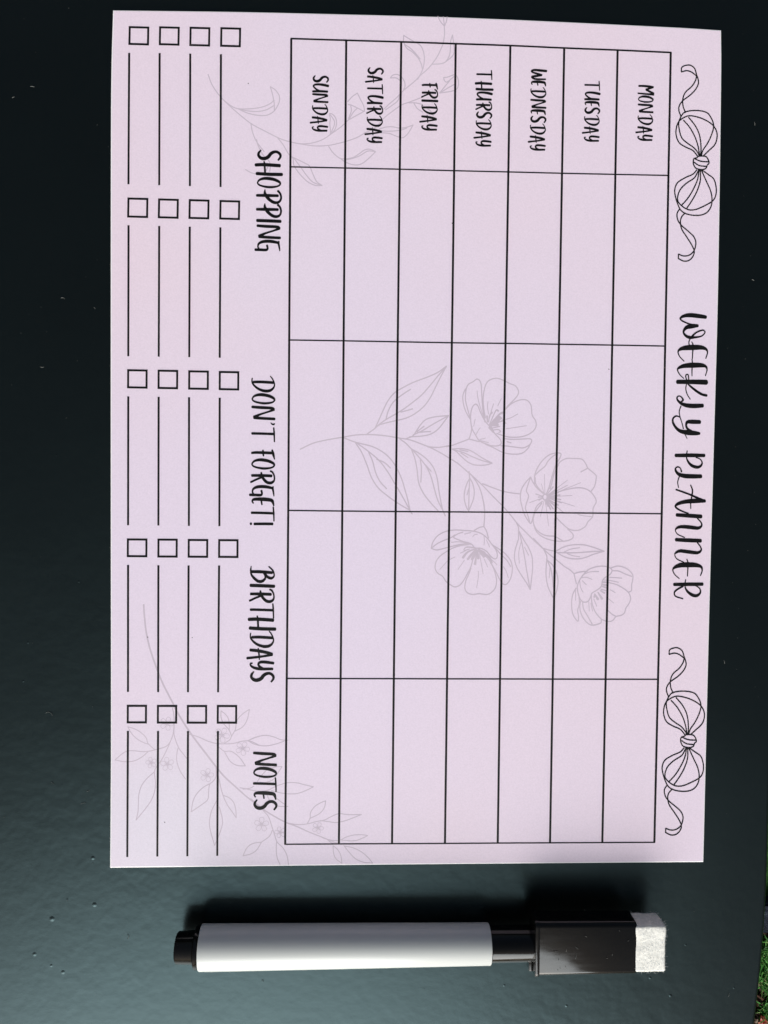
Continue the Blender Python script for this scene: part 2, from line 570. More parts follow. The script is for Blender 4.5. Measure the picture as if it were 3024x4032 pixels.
# handwriting alphabet: y0 (top of the turned letter), baseline x, cap height, strokes
GLY = {
 'D': (150, 235, 670, '285,328,70 500,325,75 850,345,75; 245,215,34 235,290,36 262,380,46 370,490,60 500,560,70 640,590,80 760,575,76 850,510,56 890,420,40 870,320,36 820,220,34 770,160,30'),
 'O': (655, 235, 670, '245,820,40 300,740,55 420,700,75 560,700,86 720,730,82 850,790,70 892,850,50 840,910,46 720,940,56 560,945,62 400,920,52 290,880,46 245,820,40'),
 'N': (1010, 235, 670, '245,1050,70 500,1070,80 800,1085,76 868,1125,76; 870,1130,74 700,1195,50 480,1265,56 300,1345,86; 300,1362,76 500,1380,76 890,1400,72'),
 "'": (1500, 235, 670, '780,1505,14 815,1545,40 870,1560,44 888,1535,34'),
 'T': (1650, 235, 670, '240,1820,66 500,1825,66 880,1838,66; 868,1655,38 880,1800,46 885,1940,40 888,2060,36'),
 'F': (135, 195, 575, '200,212,56 330,203,62 720,215,66; 475,145,36 480,210,46 490,285,38; 705,140,38 728,230,62 765,370,24'),
 'R': (650, 195, 575, '205,775,62 440,775,66 690,785,66; 175,940,46 300,880,46 440,820,50; 435,700,36 450,780,60 500,870,62 580,945,66 670,960,66 740,920,52 765,850,36 750,760,38 710,690,42 665,665,42'),
 'G': (1018, 195, 575, '732,1050,30 725,1110,46 745,1220,36 752,1285,24; 720,1090,56 580,1060,70 440,1050,72 320,1065,66 240,1110,50 218,1180,36 245,1240,40; 155,1255,60 300,1260,62 420,1262,60 455,1225,46 440,1150,46'),
 'E': (1328, 195, 575, '240,1462,34 215,1415,38 250,1372,62 380,1362,80 550,1370,86 690,1392,76 725,1440,62 750,1525,30; 440,1400,42 455,1498,34'),
 'I': (1475, 165, 465, '168,1500,58 400,1508,60 628,1518,58'),
 '!': (1945, 195, 575, '270,1980,60 500,1978,62 722,1980,62; 175,1976,56 192,1976,56'),
 'S': (95, 165, 465, '235,108,25 195,160,46 190,215,50 240,265,60 310,272,66 380,240,66 430,180,62 490,145,56 560,145,50 615,190,48 620,245,42 580,303,34'),
 'H': (328, 165, 465, '135,400,60 300,395,62 610,415,62; 298,330,24 310,400,36 318,550,36; 155,570,60 400,585,62 652,590,60'),
 'P': (885, 165, 465, '160,1003,50 350,1005,56 575,1010,50; 318,890,18 318,960,50 350,1020,62 410,1090,56 490,1140,56 570,1145,50 625,1100,40 638,1030,36 615,960,38 575,915,42'),
 'B': (125, 112, 405, '130,222,46 300,225,50 480,240,44; 122,130,15 115,200,28 125,270,30 170,330,40 240,385,46 310,385,46 360,340,34 362,290,30 340,250,30; 360,260,34 400,310,42 460,335,44 505,310,30 515,270,24 490,200,26 425,135,22'),
 'A': (1528, 112, 405, '115,1560,46 250,1575,50 400,1605,48 483,1632,46; 485,1640,42 350,1665,36 200,1685,38 60,1700,40; 248,1530,18 262,1640,26 268,1722,18'),
 'Y': (1745, 112, 405, '508,1785,42 400,1770,46 300,1765,46 255,1790,36 262,1830,36 300,1862,38 345,1885,38; 492,1883,42 340,1885,44 250,1880,46 170,1860,40 122,1825,30 117,1792,25 148,1785,22'),
 'U': (415, 185, 520, '705,500,70 550,465,70 400,447,62 280,452,56 215,485,46 230,540,46 310,610,46 410,665,50; 190,680,60 420,675,66 675,690,60'),
 'M': (195, 190, 460, '205,225,50 400,230,56 560,255,66 640,262,50; 640,268,46 540,300,46 425,335,50; 430,345,50 520,390,52 650,458,58; 655,490,56 450,475,46 180,450,40'),
 'W': (135, 130, 380, '510,185,50 350,170,52 210,160,46 145,185,40 180,220,36 280,250,42 392,285,42; 390,290,40 250,310,46 155,325,42 180,362,40 260,385,40 488,390,32')}
def word(pr, text, crop, H, xb0, xb1, tops, wk=1.0):
    x0, y0, sc = crop
    for ch, ty in zip(text, tops):
        gy0, gxb, gH, st = GLY[ch]
        k = H / gH
        f = (ty - tops[0]) / max(tops[-1] - tops[0], 1)
        xb = xb0 + (xb1 - xb0) * f
        for part in st.split(';'):
            pts = []
            for tok in part.split():
                gx, gy, gw = map(float, tok.split(','))
                pts.append((x0 + (xb + (gx - gxb) * k) / sc, y0 + (ty + (gy - gy0) * k) / sc, gw * k / sc * wk))
            pr.stroke(pts, 5)
words = [
 ('day_name', 'black handwritten word MONDAY', [('MONDAY', (2490, 310, 7.9), 465, 190, 168, [195, 525, 775, 1110, 1475, 1748])]),
 ('day_name', 'black handwritten word TUESDAY', [('TUESDAY', (2270, 290, 7.628), 450, 252, 235, [225, 540, 830, 1003, 1245, 1590, 1865])]),
 ('day_name', 'black handwritten word WEDNESDAY', [('WEDNESDAY', (2070, 250, 6.144), 370, 130, 108, [135, 420, 575, 858, 1115, 1263, 1455, 1740, 1960])]),
 ('day_name', 'black handwritten word THURSDAY', [('THURSDAY', (1850, 260, 6.506), 395, 178, 155, [110, 385, 655, 912, 1163, 1365, 1672, 1905])]),
 ('day_name', 'black handwritten word FRIDAY', [('FRIDAY', (1640, 300, 9.217), 565, 207, 190, [250, 475, 855, 985, 1415, 1750])]),
 ('day_name', 'black handwritten word SATURDAY', [('SATURDAY', (1430, 250, 6.703), 408, 120, 100, [98, 312, 552, 838, 1108, 1378, 1695, 1935])]),
 ('day_name', 'black handwritten word SUNDAY', [('SUNDAY', (1210, 280, 8.508), 520, 185, 165, [140, 415, 740, 1108, 1510, 1820])]),
 ('heading', 'black handwritten heading SHOPPING', [('SHOPPING', (980, 570, 5.0273), 465, 167, 160, [95, 328, 638, 885, 1160, 1475, 1575, 1885])]),
 ('heading', "black handwritten heading DON'T FORGET!", [("DON'T", (960, 1460, 7.373), 670, 235, 235, [150, 655, 1010, 1500, 1650]),
                ('FORGET!', (960, 1750, 6.32), 575, 195, 188, [135, 350, 650, 1018, 1328, 1555, 1945])]),
 ('heading', 'black handwritten heading BIRTHDAYS', [('BIRTHDAYS', (960, 2200, 4.337), 405, 115, 108, [125, 435, 515, 768, 975, 1235, 1528, 1745, 1920])]),
 ('heading', 'black handwritten heading NOTES', [('NOTES', (980, 2940, 8.193), 745, 150, 150, [160, 655, 1000, 1450, 1700])])]
for nm, lab, ws in words:
    pr = Print(BZ)
    for (txt, crop, H, xa, xb, tops) in ws:
        word(pr, txt, crop, H, xa, xb, tops, 1.22 if nm == 'day_name' else 1.08)
    pr.build(nm, m_ink, planner, lab)

# brush title
T2 = (2600, 1200, 3.6867)
T3 = (2600, 1740, 3.3515)
WEEKLY = '''660,180,50 560,165,62 430,152,62 340,165,46 292,198,28 320,235,24 410,275,22 520,302,26; 543,305,44 450,312,68 375,335,52 337,395,28 370,450,38 430,475,46 520,472,30 600,455,20 648,405,18 630,372,20 590,375,24 520,405,24 470,450,28 430,500,18 415,545,16 420,585,16;
457,540,14 475,590,20 470,700,18 465,785,15; 660,780,16 684,700,18 668,650,36 600,622,62 480,620,78 380,625,72 305,640,52 258,680,22 280,750,16 345,820,15;
460,790,14 465,850,18 460,950,18 460,1035,13; 655,1030,15 678,950,18 662,900,36 600,880,62 480,878,76 370,885,66 292,905,46 250,942,22 280,1010,16 340,1070,13;
250,1120,62 450,1120,66 668,1126,74; 672,1318,38 600,1300,36 520,1250,36 450,1195,30 400,1150,20; 410,1150,18 412,1080,18 405,1022,18 385,1012,20 368,1040,18 390,1110,18; 380,1150,16 370,1220,16 390,1300,15 435,1372,14;
614,1465,56 480,1470,66 375,1460,58 300,1430,42 255,1390,30 242,1350,22 270,1325,18 310,1345,20 330,1385,28 300,1410,20; 300,1470,18 275,1550,15 285,1630,15;
285,1635,15 250,1618,20 215,1622,24 182,1660,26 188,1720,32 232,1790,40 300,1838,54 400,1855,74 500,1865,64 568,1870,40; 290,1640,15 315,1720,14 335,1800,16; 573,1703,56 470,1700,62 400,1702,50 375,1740,30 395,1800,34 470,1845,30; 352,1870,16 390,1945,10'''
PLANNER = '''204,180,46 400,178,50 580,180,44; 355,118,14 345,200,16 370,265,28 420,315,40 490,335,40 540,310,28 550,265,18 520,225,14 470,205,14;
536,455,52 420,455,58 320,450,58 250,430,46 212,395,34 200,355,22 230,330,18 265,350,16 280,395,22; 250,460,16 230,530,14 240,605,12;
208,630,22 300,662,24 400,700,24 500,745,30 588,782,34; 588,780,42 450,780,60 330,790,52 240,815,42 200,850,26 230,885,24 300,920,20 370,945,18; 400,570,16 425,640,20 415,720,20 402,800,16 402,882,12;
218,965,46 380,975,52 538,985,52; 490,1010,18 535,1060,18 545,1105,24 500,1138,42 400,1128,50 280,1120,44 220,1137,30 200,1170,14 230,1220,14 320,1262,14;
208,1292,46 380,1300,52 532,1305,50; 490,1330,18 530,1385,18 538,1430,24 490,1463,42 380,1453,48 270,1440,44 215,1457,30 190,1490,14 220,1545,14 310,1590,14;
350,1548,13 365,1600,18 362,1700,16 358,1773,13; 530,1765,14 552,1700,18 538,1650,34 470,1627,58 370,1622,68 270,1627,62 200,1652,42 165,1690,18 190,1750,14 250,1805,12;
183,1882,42 370,1880,48 556,1878,44; 335,1818,14 325,1900,16 355,1970,30 420,2020,42 480,2030,40 525,1995,26 525,1945,18 480,1905,15 430,1890,14; 300,1905,24 220,1950,24 185,1992,20 205,2040,18 298,2070,16'''
pr = Print(BZ)
for s_ in parse(WEEKLY, T2, 20) + parse(PLANNER, T3, 20):
    pr.stroke(s_, 6)
pr.build('title_lettering', m_ink, planner, 'large black brush lettering WEEKLY PLANNER')

# ribbon bows
BOW = '''450,205 455,160 500,140 540,142 578,172 598,235 610,270 615,315 590,370 540,425 465,482 430,532 426,580 445,635;
452,205 500,193 545,205 592,240; 598,242 585,290 550,345 495,395 470,440 462,490 468,545 490,598;
445,638 472,602 515,585 580,578 650,584 705,605 740,655 758,700 760,750 735,830 700,900 660,960 643,1012;
445,638 425,690 427,750 452,840 505,892 570,938 608,985 622,1015;
605,1018 560,965 490,932 430,892 402,830 398,770 415,702 452,660 520,630 600,640 680,670 752,718 788,775 795,840 772,910 712,970 662,1018;
470,672 530,742 580,832 610,920 626,1012; 520,645 580,720 620,800 636,880 640,960 636,1012;
600,1035 622,1020 680,1022 705,1045 718,1085 700,1108 685,1140 640,1150 590,1136 568,1100 565,1068 572,1045 600,1035; 580,1046 640,1070 715,1075; 575,1080 620,1110 690,1120;
597,1155 560,1195 480,1232 412,1278 386,1340 390,1400 410,1472 442,1540 490,1575 560,1592 640,1590 700,1562 737,1505 746,1430 730,1350 690,1260 645,1158;
615,1158 575,1230 495,1285 435,1350 412,1430 432,1480 500,1532 570,1540 650,1512 750,1455 783,1395 786,1320 762,1240 710,1198 655,1158;
622,1155 605,1250 560,1350 510,1430 455,1492; 634,1158 632,1260 600,1360 552,1450 500,1527;
430,1535 407,1580 416,1640 450,1690 520,1750 570,1800 590,1860 572,1935 525,1978 470,1986 422,1968; 422,1968 420,2012; 420,2010 470,2035 520,2030 560,1992 574,1940 550,1880 500,1800 455,1730 440,1660 450,1612 480,1575'''
base = parse(BOW, (2500, 200, 2.4575), 7.5)
for which, lab in ((0, 'line drawn ribbon bow beside MONDAY'), (1, 'line drawn ribbon bow after the word PLANNER')):
    pr = Print(BZ)
    for s_ in base:
        q = []
        for (x, y, w) in s_:
            if which:
                x, y = 2634.8 + (x - 2683.1) * 0.993 - 0.0027 * (y - 283.4), 2576.7 + (y - 283.4) * 0.955
            q.append((x, y, w * 1.6))
        pr.stroke(q, 6)
    pr.build('bow_drawing', m_ink, planner, lab)

# faint flower drawings
A_ = (780, 250, 2.3042)
B_ = (1280, 50, 2.8603)
C_ = (1150, 1400, 2.3366)
D_ = (1750, 1420, 2.4761)
E_ = (1650, 1950, 3.1302)
F_ = (1980, 2000, 3.0722)
G_ = (420, 2350, 2.765)
H_ = (420, 2750, 2.765)
I_ = (860, 2880, 2.5922)
fa = parse('''90,98 125,190 185,280 250,350 360,450 480,545 600,610 740,680 840,712 930,728 1030,722 1130,690 1220,630 1290,580 1330,545;
840,712 930,730 1060,748 1190,742 1330,710 1440,672 1510,632;
240,340 300,385 360,410 450,412 560,400 640,372 690,335; 655,210 675,280 690,360 692,425; 655,210 700,240 735,290 738,340 715,395 680,440 620,470 540,470 450,450 370,415; 370,415 450,430 540,435 620,420 690,380;
480,548 490,610 520,690 560,750 600,800; 530,690 545,745 590,830 640,880 655,930 650,980; 430,962 480,990 530,1005; 615,975 632,940;
720,672 770,735 820,820 860,860 870,925 920,1000 990,1070 1060,1105 1125,1108; 845,845 900,870 970,905 1010,930 1040,1000 1075,1070 1125,1108; 870,860 930,940 980,1010 1040,1075 1125,1108;
1190,455 1215,458 1245,490 1257,540 1240,600 1200,640; 1190,465 1200,500 1195,545 1200,600 1200,640; 1200,465 1235,520 1235,560 1210,620;
1358,345 1400,300 1445,268; 1445,268 1465,310 1500,380 1510,432; 1510,432 1440,470 1370,510; 1362,372 1400,382 1500,432; 1385,385 1390,430 1365,500; 1440,410 1410,440 1370,505; 1370,505 1345,530;
1185,752 1220,805 1270,850 1310,865 1400,855 1460,820 1510,785 1560,778 1610,800; 1610,800 1560,850 1500,900 1450,920 1390,915 1330,890 1290,860; 1330,875 1400,862 1470,835 1540,795 1610,800''', A_, 7.5)
fa += parse('''444,1356 560,1300 660,1190 760,1110 860,1040 940,1010 1080,958;
610,1310 680,1290 760,1285 840,1300 920,1290 990,1265; 990,1265 960,1320 920,1375 870,1408 800,1390 720,1360 610,1350; 620,1330 720,1335 840,1325 920,1300;
940,1015 1010,1015 1085,1030; 1000,1020 1040,1080 1100,1120; 1090,1040 1180,1100 1220,1160;
665,1085 720,1030 780,980 840,925; 680,1095 760,1040 820,990 840,930;
820,940 890,870 1000,780 1080,700 1150,640 1210,570 1260,500 1300,420 1330,340 1345,240 1342,150;
1342,150 1300,100 1270,42; 1345,150 1330,46; 1345,150 1365,100 1375,48;
885,255 940,290 1010,330 1070,365 1105,430 1118,510 1110,600 1090,660 1060,720 1040,750; 885,255 885,330 920,400 980,440 1040,500 1080,570 1095,630; 900,360 960,400 1020,460 1070,520;
1210,580 1300,575 1360,550 1400,480 1412,400 1415,320 1435,250; 1435,250 1445,330 1455,430 1440,480 1400,520 1360,550;
735,735 760,705 800,695 835,705 870,735 895,780 900,830 885,865; 735,735 800,735 840,760;
1335,730 1380,725 1450,700 1480,710 1500,760 1500,820 1480,860 1420,885 1290,905; 1335,730 1345,765 1375,780 1450,720; 1290,905 1350,830 1400,770; 1300,900 1380,850 1470,800''', B_, 9.5)
pr = Print(GZP)
for s_ in fa:
    pr.stroke([(x, y, w * 1.25) for x, y, w in s_], 6)
pr.build('flower_drawing', m_grey, planner, 'faint grey curling leaf sprig printed under SATURDAY and SUNDAY')

fb_ = parse('''75,862 190,808 300,780 460,752 600,730 740,728 870,740 980,758 1080,775 1180,810 1290,855 1400,915 1480,965;
690,722 750,680 800,640 870,618 950,600 1050,575 1130,535 1210,470 1270,390 1320,290 1370,190 1420,98;
765,665 800,590 840,500 880,420 940,345 1020,295 1120,245 1240,200 1340,155 1420,98; 780,650 850,598 940,545 1030,490 1110,430 1190,365 1270,275 1340,190 1420,98;
865,585 885,510 930,430 1000,370 1090,310; 1000,520 1060,505 1110,490;
1050,765 1110,740 1140,700 1180,640 1230,590 1310,565 1440,552; 1080,748 1200,740 1280,720 1350,670 1440,552; 1115,730 1200,690 1300,630 1440,552; 1150,700 1215,650; 1150,708 1240,700 1275,700;
480,758 560,790 640,812 740,838 830,885 900,945 960,1030 1010,1140 1040,1240 1065,1330 1085,1425; 585,805 640,890 690,1010 730,1120 790,1215 870,1285 960,1350 1085,1425; 600,808 700,880 800,965 880,1070 940,1170 1000,1270 1050,1360 1085,1425; 1085,1425 1105,1458; 705,890 740,970 770,1080 810,1160 870,1225; 780,955 850,985 905,1035;
990,765 1050,810 1100,860 1170,900 1240,955 1300,1030 1335,1130 1350,1240 1370,1350 1385,1420; 1100,865 1130,950 1150,1050 1165,1170 1210,1270 1280,1360 1345,1430; 1110,870 1180,950 1240,1030 1280,1120 1310,1230 1340,1330 1385,1420; 1385,1420 1410,1475; 1180,960 1190,1040 1185,1165; 1220,1000 1280,1065;
1250,840 1350,845 1450,828''', C_, 9)
fb_ += parse('''70,962 140,1010 220,1080 300,1150 380,1225 470,1320 560,1410 640,1500 720,1600 800,1680 880,1760 980,1850;
20,840 80,825 160,795 240,765; 240,765 260,700 268,640; 240,765 340,790;
75,862 160,858 240,872 310,910 370,950 465,1000; 75,862 120,890 170,940 230,990 300,1018 400,1018 465,1000; 75,865 180,895 280,940 370,975 465,1000; 150,870 230,885; 160,900 230,945;
400,560 385,480 377,380 387,290 410,220 450,185 510,172 570,190 640,225 690,245 720,290 715,335 670,390 610,450 560,520;
395,600 375,480 365,350 355,220 320,180 280,205 230,235 210,290 205,380 225,470 255,570; 205,275 180,340 185,420 210,500 250,570;
440,640 390,580 350,500 325,440 300,425 270,460 255,540 265,650 300,720 340,780 400,810 460,830 520,830 552,810 545,770 500,720 465,680;
590,480 640,430 700,395 760,380 810,390 845,440 855,530 890,590 890,650 850,700 780,735 690,748 600,740 510,710;
580,760 660,768 760,765 830,762 850,780 830,820 770,850 700,845 600,832 550,830; 850,790 810,860 750,905 660,912 570,895 480,850 400,815; 610,790 650,802;
318,295,6 325,360,6 345,440,6 375,530,6 400,590,6; 425,400,6 420,450,6 430,520,6; 480,420,6 460,480,6 440,560,6; 555,370,6 520,440,6; 715,520,6 640,560,6 560,580,6; 800,635,6 700,650,6 600,665,6;
440,620,8 500,490,10 525,490,14; 440,625,8 540,520,14 580,505,16; 445,630,8 560,560,12; 450,640,8 560,590,10 600,612,10; 455,660 540,640; 460,680 520,672 548,690 530,700; 430,600 440,540 462,505,18; 420,600 415,540,14; 455,620,20 500,590,46 540,555,30; 450,630,20 520,625,22; 445,650,30 480,700,14;
300,570,6 285,640,6; 310,720,6 330,680,6 350,655,6; 345,770,6 400,755,6; 350,780,6 430,800,6;
240,1080 245,1150; 245,1150 215,1210 195,1290 195,1360 215,1430 235,1465; 235,1465 260,1410 285,1340 290,1270 275,1200 250,1150; 245,1160 240,1300 235,1480; 220,1310 240,1240;
250,1100 310,1180 350,1260 380,1380 392,1500 385,1620; 370,1200 460,1235 560,1270 650,1290 740,1300;
840,1135 790,1190 750,1260 740,1340 755,1420 780,1500 830,1580 850,1575 870,1500 900,1420 955,1372; 840,1135 860,1180 900,1240 962,1295; 835,1150 815,1210 800,1270 820,1320 800,1390 790,1440 810,1500 830,1570;
880,1200 880,1120 910,1040 960,970 1020,920 1080,902 1132,905 1130,940 1090,1010 1060,1090 1040,1160 1020,1240; 880,1120 920,1080 980,1030 1010,980 1060,930 1100,910; 885,1140 890,1200 930,1260 970,1292; 1110,1020 1070,1100 1045,1200 1030,1250;
1090,1040 1130,985 1190,955 1260,955 1340,962 1380,1010 1400,1050 1470,1110 1480,1140 1465,1220 1430,1275; 1395,1050 1330,1085;
1110,1280 1200,1255 1300,1240 1380,1252 1440,1295 1480,1370 1450,1440 1445,1520 1400,1570 1370,1620 1300,1655 1220,1645 1150,1590 1090,1530; 1300,1500,6 1370,1515,6 1445,1522,6;
950,1390 890,1470 865,1550 880,1620 920,1670 985,1705 1070,1712; 870,1600 900,1670 960,1720 1040,1750 1130,1762 1200,1755 1250,1730 1250,1690 1200,1640; 1090,1720 1150,1755;
958,1330,10 968,1308,10 985,1302,10 1000,1316,10 1000,1342,10 985,1358,10 967,1352,10 958,1330,10''', D_, 9)
rays = [(1200, 1165, 5), (1330, 1190, 5), (1245, 1315, 5), (1270, 1420, 5), (1160, 1480, 6), (1015, 1610, 5), (935, 1520, 5), (830, 1385, 6), (890, 1300, 9), (915, 1330, 10), (920, 1360, 10),
        (945, 1200, 5), (975, 1110, 5), (1020, 1240, 12), (1060, 1230, 11), (1090, 1255, 12), (1110, 1285, 12), (1125, 1310, 12), (1090, 1330, 14), (1135, 1355, 11), (1140, 1385, 11), (1110, 1410, 12),
        (1080, 1420, 12), (1060, 1445, 12), (1035, 1450, 13), (1010, 1420, 12), (990, 1400, 12), (1050, 1390, 20), (1055, 1290, 20), (1060, 1340, 22), (1200, 1215, 6)]
for (x, y, w) in rays:
    dx, dy = x - 980, y - 1330
    L = math.hypot(dx, dy)
    fb_ += parse('%f,%f,%f %f,%f,%f' % (980 + dx / L * 28, 1330 + dy / L * 28, min(w, 7), x, y, w), D_, 8)
fb_ += parse('''785,40 800,110 808,200 805,300 798,385; 798,385 740,400 680,435; 798,385 830,440 855,530;
150,655 170,580 230,500 320,450 430,430 560,435 680,445 770,475 840,530 900,610 950,680 965,750 940,785 890,760 830,690 760,655 690,650 640,600 540,570 440,530 430,510 470,480 540,455;
150,655 220,600 300,560 390,525 440,490; 150,655 220,675 330,650 450,620 560,600 640,605; 400,580,8 500,575,8 600,595,8;
345,690 260,750 210,820 198,900 230,960 290,1000 330,1060 380,1100 440,1130 500,1110 550,1050 600,960 640,880 660,800; 345,690 420,650 520,620 610,610;
640,900 610,980 575,1060 565,1150 600,1205 670,1225 740,1215 830,1225 890,1200 940,1140 955,1050 935,950 900,860 850,780 800,740;
900,610 1010,680 1070,730 1130,810 1150,910 1130,1020 1080,1095 1030,1090 985,1020 940,930 880,830; 940,650 1010,730 1080,800 1130,880; 1040,880,7 1075,940,7 1100,1020,7;
480,915,7 560,800,7; 730,935,7 730,1010,7 710,1140,7; 445,760,7 380,790,7; 350,810,7 255,915,7; 790,970,7 770,860,7 745,720,7; 845,885,7 800,780,7; 960,855,7 880,780,7; 510,715,8 580,680,8;
690,650,14 600,640,14 560,655,10 560,680,10 620,665,10; 700,660,10 600,700,18 540,770,24; 700,665,12 640,740,24 600,790,22; 710,670,12 670,760,30 650,790,24; 715,680,10 700,780,16 690,850,26; 720,680,14 730,780,26; 730,670,20 790,720,50 830,740,20; 740,670,14 860,760,20 900,830,14; 740,670,24 800,760,24;
800,500,7 805,570,7 800,615,7; 830,550,7 870,640,7; 720,480,7 680,490,7 660,515,7; 640,460,7 560,480,7;
1200,340 1225,400 1225,480 1225,540 1200,620 1180,700 1178,800 1210,900 1270,1000 1330,1090 1370,1165; 1230,440 1290,550 1350,650 1390,750 1400,870 1390,1000 1370,1165; 1235,450 1270,600 1300,760 1325,920 1350,1060 1370,1165; 1260,570,8 1230,700,8 1235,840,8; 1300,640,8 1350,740,8''', E_, 11)
fb_ += parse('''370,370 480,485 560,560 650,630 740,705 810,750 860,795;
490,490 560,510 640,520 720,480 800,455 900,445 1000,452 1100,480 1225,525; 640,530 720,580 800,610 900,618 1000,600 1100,560 1225,525; 650,540 800,545 950,540 1100,528 1225,525; 740,535,8 820,500,8 930,482,8; 780,555,8 850,580,8 930,590,8;
490,495 530,580 530,640 522,750 525,850 545,950 580,1030 605,1080; 535,630 600,690 640,760 665,850 665,930 640,1040 610,1090; 540,640 580,740 600,850 610,960; 570,730,8 560,850,8;
860,795 940,775 1020,768; 860,795 875,860 890,920;
925,880 980,800 1040,745 1120,715 1200,705 1270,715 1320,750 1300,800 1240,840 1205,880 1190,950 1130,1000 1080,1030 1060,1080 1030,1130 980,1140 940,1110 915,1050 900,960 925,880;
1295,730 1380,705 1450,715 1520,750 1570,810 1570,870 1558,930 1555,1000 1520,1020; 1320,760 1400,765 1480,800 1560,830;
1200,890 1290,905 1380,930 1460,975 1520,1025 1545,1090 1530,1150 1490,1210 1470,1270 1430,1300 1370,1315 1330,1360 1280,1375 1200,1350 1140,1290 1100,1220 1075,1130 1070,1040; 1270,1240 1320,1285 1370,1315;
940,1130 930,1200 950,1290 1000,1370 1060,1415 1120,1415 1185,1390 1190,1350; 965,1140 975,1220 1020,1300 1080,1405;
885,970 845,1050 832,1150 840,1260 870,1330 910,1370 915,1310 905,1240 925,1160 920,1060;
1160,770,8 1050,775,8 980,805,8; 1080,865,8 1010,840,8 950,845,8; 930,880,8 940,960,8 970,1020,8; 1100,1100,8 1135,1190,8; 1290,840,8 1440,850,8; 1210,870,8 1300,880,8 1400,900,8; 1300,990,8 1360,1025,8; 1280,1100,8 1340,1150,8; 880,1000,8 880,1120,8; 1040,1140,8 1045,1250,8; 960,880,8 1010,930,8; 1065,1150,8 1085,1250,8;
1110,1040,12 1150,1105,26; 1150,1020,12 1200,1100,24; 1110,1050,12 1105,1080,18; 1180,1000,12 1230,1030,18; 1190,985 1245,1000; 1210,930,14 1260,935,20; 1205,950,12 1250,965,16; 1205,905 1260,900''', F_, 11)
pr = Print(GZP)
for s_ in fb_:
    pr.stroke([(x, y, w * 1.25) for x, y, w in s_], 6)
pr.build('flower_drawing', m_grey, planner, 'faint grey branch with four open flowers printed in the middle of the grid')

fc = parse('''403,85,14 410,200,15 430,380,15 470,560,15 530,740,15 600,920,15 680,1080,15 760,1230,15''', G_, 14)
fc += parse('''735,95,14 780,170,15 880,330,15 980,470,15 1080,600,15 1180,730,15 1280,850,14 1400,960,13 1500,1050,12 1600,1130,12;
715,100 730,170 735,280 720,400 680,490 630,530 525,560;
525,560 460,575 380,580 300,570 220,575 160,610 90,670; 90,670 200,690 300,680 380,640 450,580;
525,560 450,490 430,430 370,370 300,330 230,310; 230,310 270,380 330,440 400,480 460,500;
720,400 690,480 640,590 590,680 545,740 520,800 530,900 525,1000 490,1100 430,1190 320,1325; 520,800 440,870 380,950 350,1050 345,1150 340,1240 320,1325;
735,300 735,400 780,530 830,600 885,670; 780,530 765,600 765,690 800,790 860,880;
900,390 1000,420 1100,465 1190,490 1280,495 1380,490 1480,465 1560,465 1620,490 1659,510; 1540,460 1600,430 1659,412;
1280,490 1340,450 1360,410 1400,340 1410,280; 1360,410 1330,340 1270,270 1245,200 1245,135; 1245,135 1300,180 1330,240 1335,340; 1400,350 1420,240 1480,170 1555,118; 1555,118 1530,230 1480,310 1400,355;
1220,530 1280,575 1350,575 1410,610 1460,660 1510,735; 1510,735 1420,730 1350,690 1310,630 1280,575;
1190,750 1190,850 1160,900 1120,940 1110,1020 1100,1100 1030,1160 920,1235; 920,1235 940,1120 980,1040 1050,970 1120,930;
1215,840 1230,910 1250,1000 1280,1090 1320,1170 1370,1240 1410,1300; 1410,1300 1405,1210 1380,1130 1330,1080 1265,1055;
1205,1100 1140,1230 1120,1340 1122,1400 1140,1480 1175,1600; 1175,1600 1215,1510 1258,1380 1255,1290 1225,1180''', H_, 8)
fc += parse('''330,690,12 450,790,12 560,860,11 680,925,11 800,970,10 920,1025,9 1060,1080,8 1180,1130,8 1240,1150,7;
300,95 400,55 480,40 560,55 640,85 710,90; 300,95 380,135 480,148 580,130 670,100;
220,575 300,590 390,610 490,605 600,555 700,525 800,525 880,545 970,565; 970,565 900,600 820,630 740,638 650,630 540,605; 250,590 320,580 360,560;
395,515 440,450 500,390 570,365 650,358; 650,358 610,420 570,480 520,510 400,540;
500,650 520,700 600,760 710,765; 590,680 640,720 680,745;
450,800 510,870 545,970 575,1060 600,1130 660,1190 700,1270 715,1360; 550,1010 520,1070 440,1130; 440,1130 350,1145 290,1190 250,1270; 250,1270 330,1250 390,1210 440,1130; 595,1120 590,1200 600,1290 630,1362;
700,935 800,950 900,945 1000,920 1080,905 1150,870 1230,840 1330,850 1460,848; 1460,848 1380,880 1300,910 1200,930 1120,920 1040,910; 905,945 935,885 940,830 980,770 1040,730 1095,708; 1095,708 1080,780 1030,840 940,885;
1100,1095 1160,1140 1220,1150; 1060,1085 1150,1110 1240,1110 1300,1080 1380,1058 1460,1055 1525,1062; 1525,1062 1480,1085 1400,1115 1320,1115 1240,1108;
1170,1165 1175,1240 1200,1300 1260,1345; 1260,1345 1250,1270 1220,1210 1170,1165; 1280,1165 1340,1240 1400,1300 1480,1335 1575,1345; 1575,1345 1530,1290 1460,1230 1380,1190 1290,1170''', I_, 7.5)
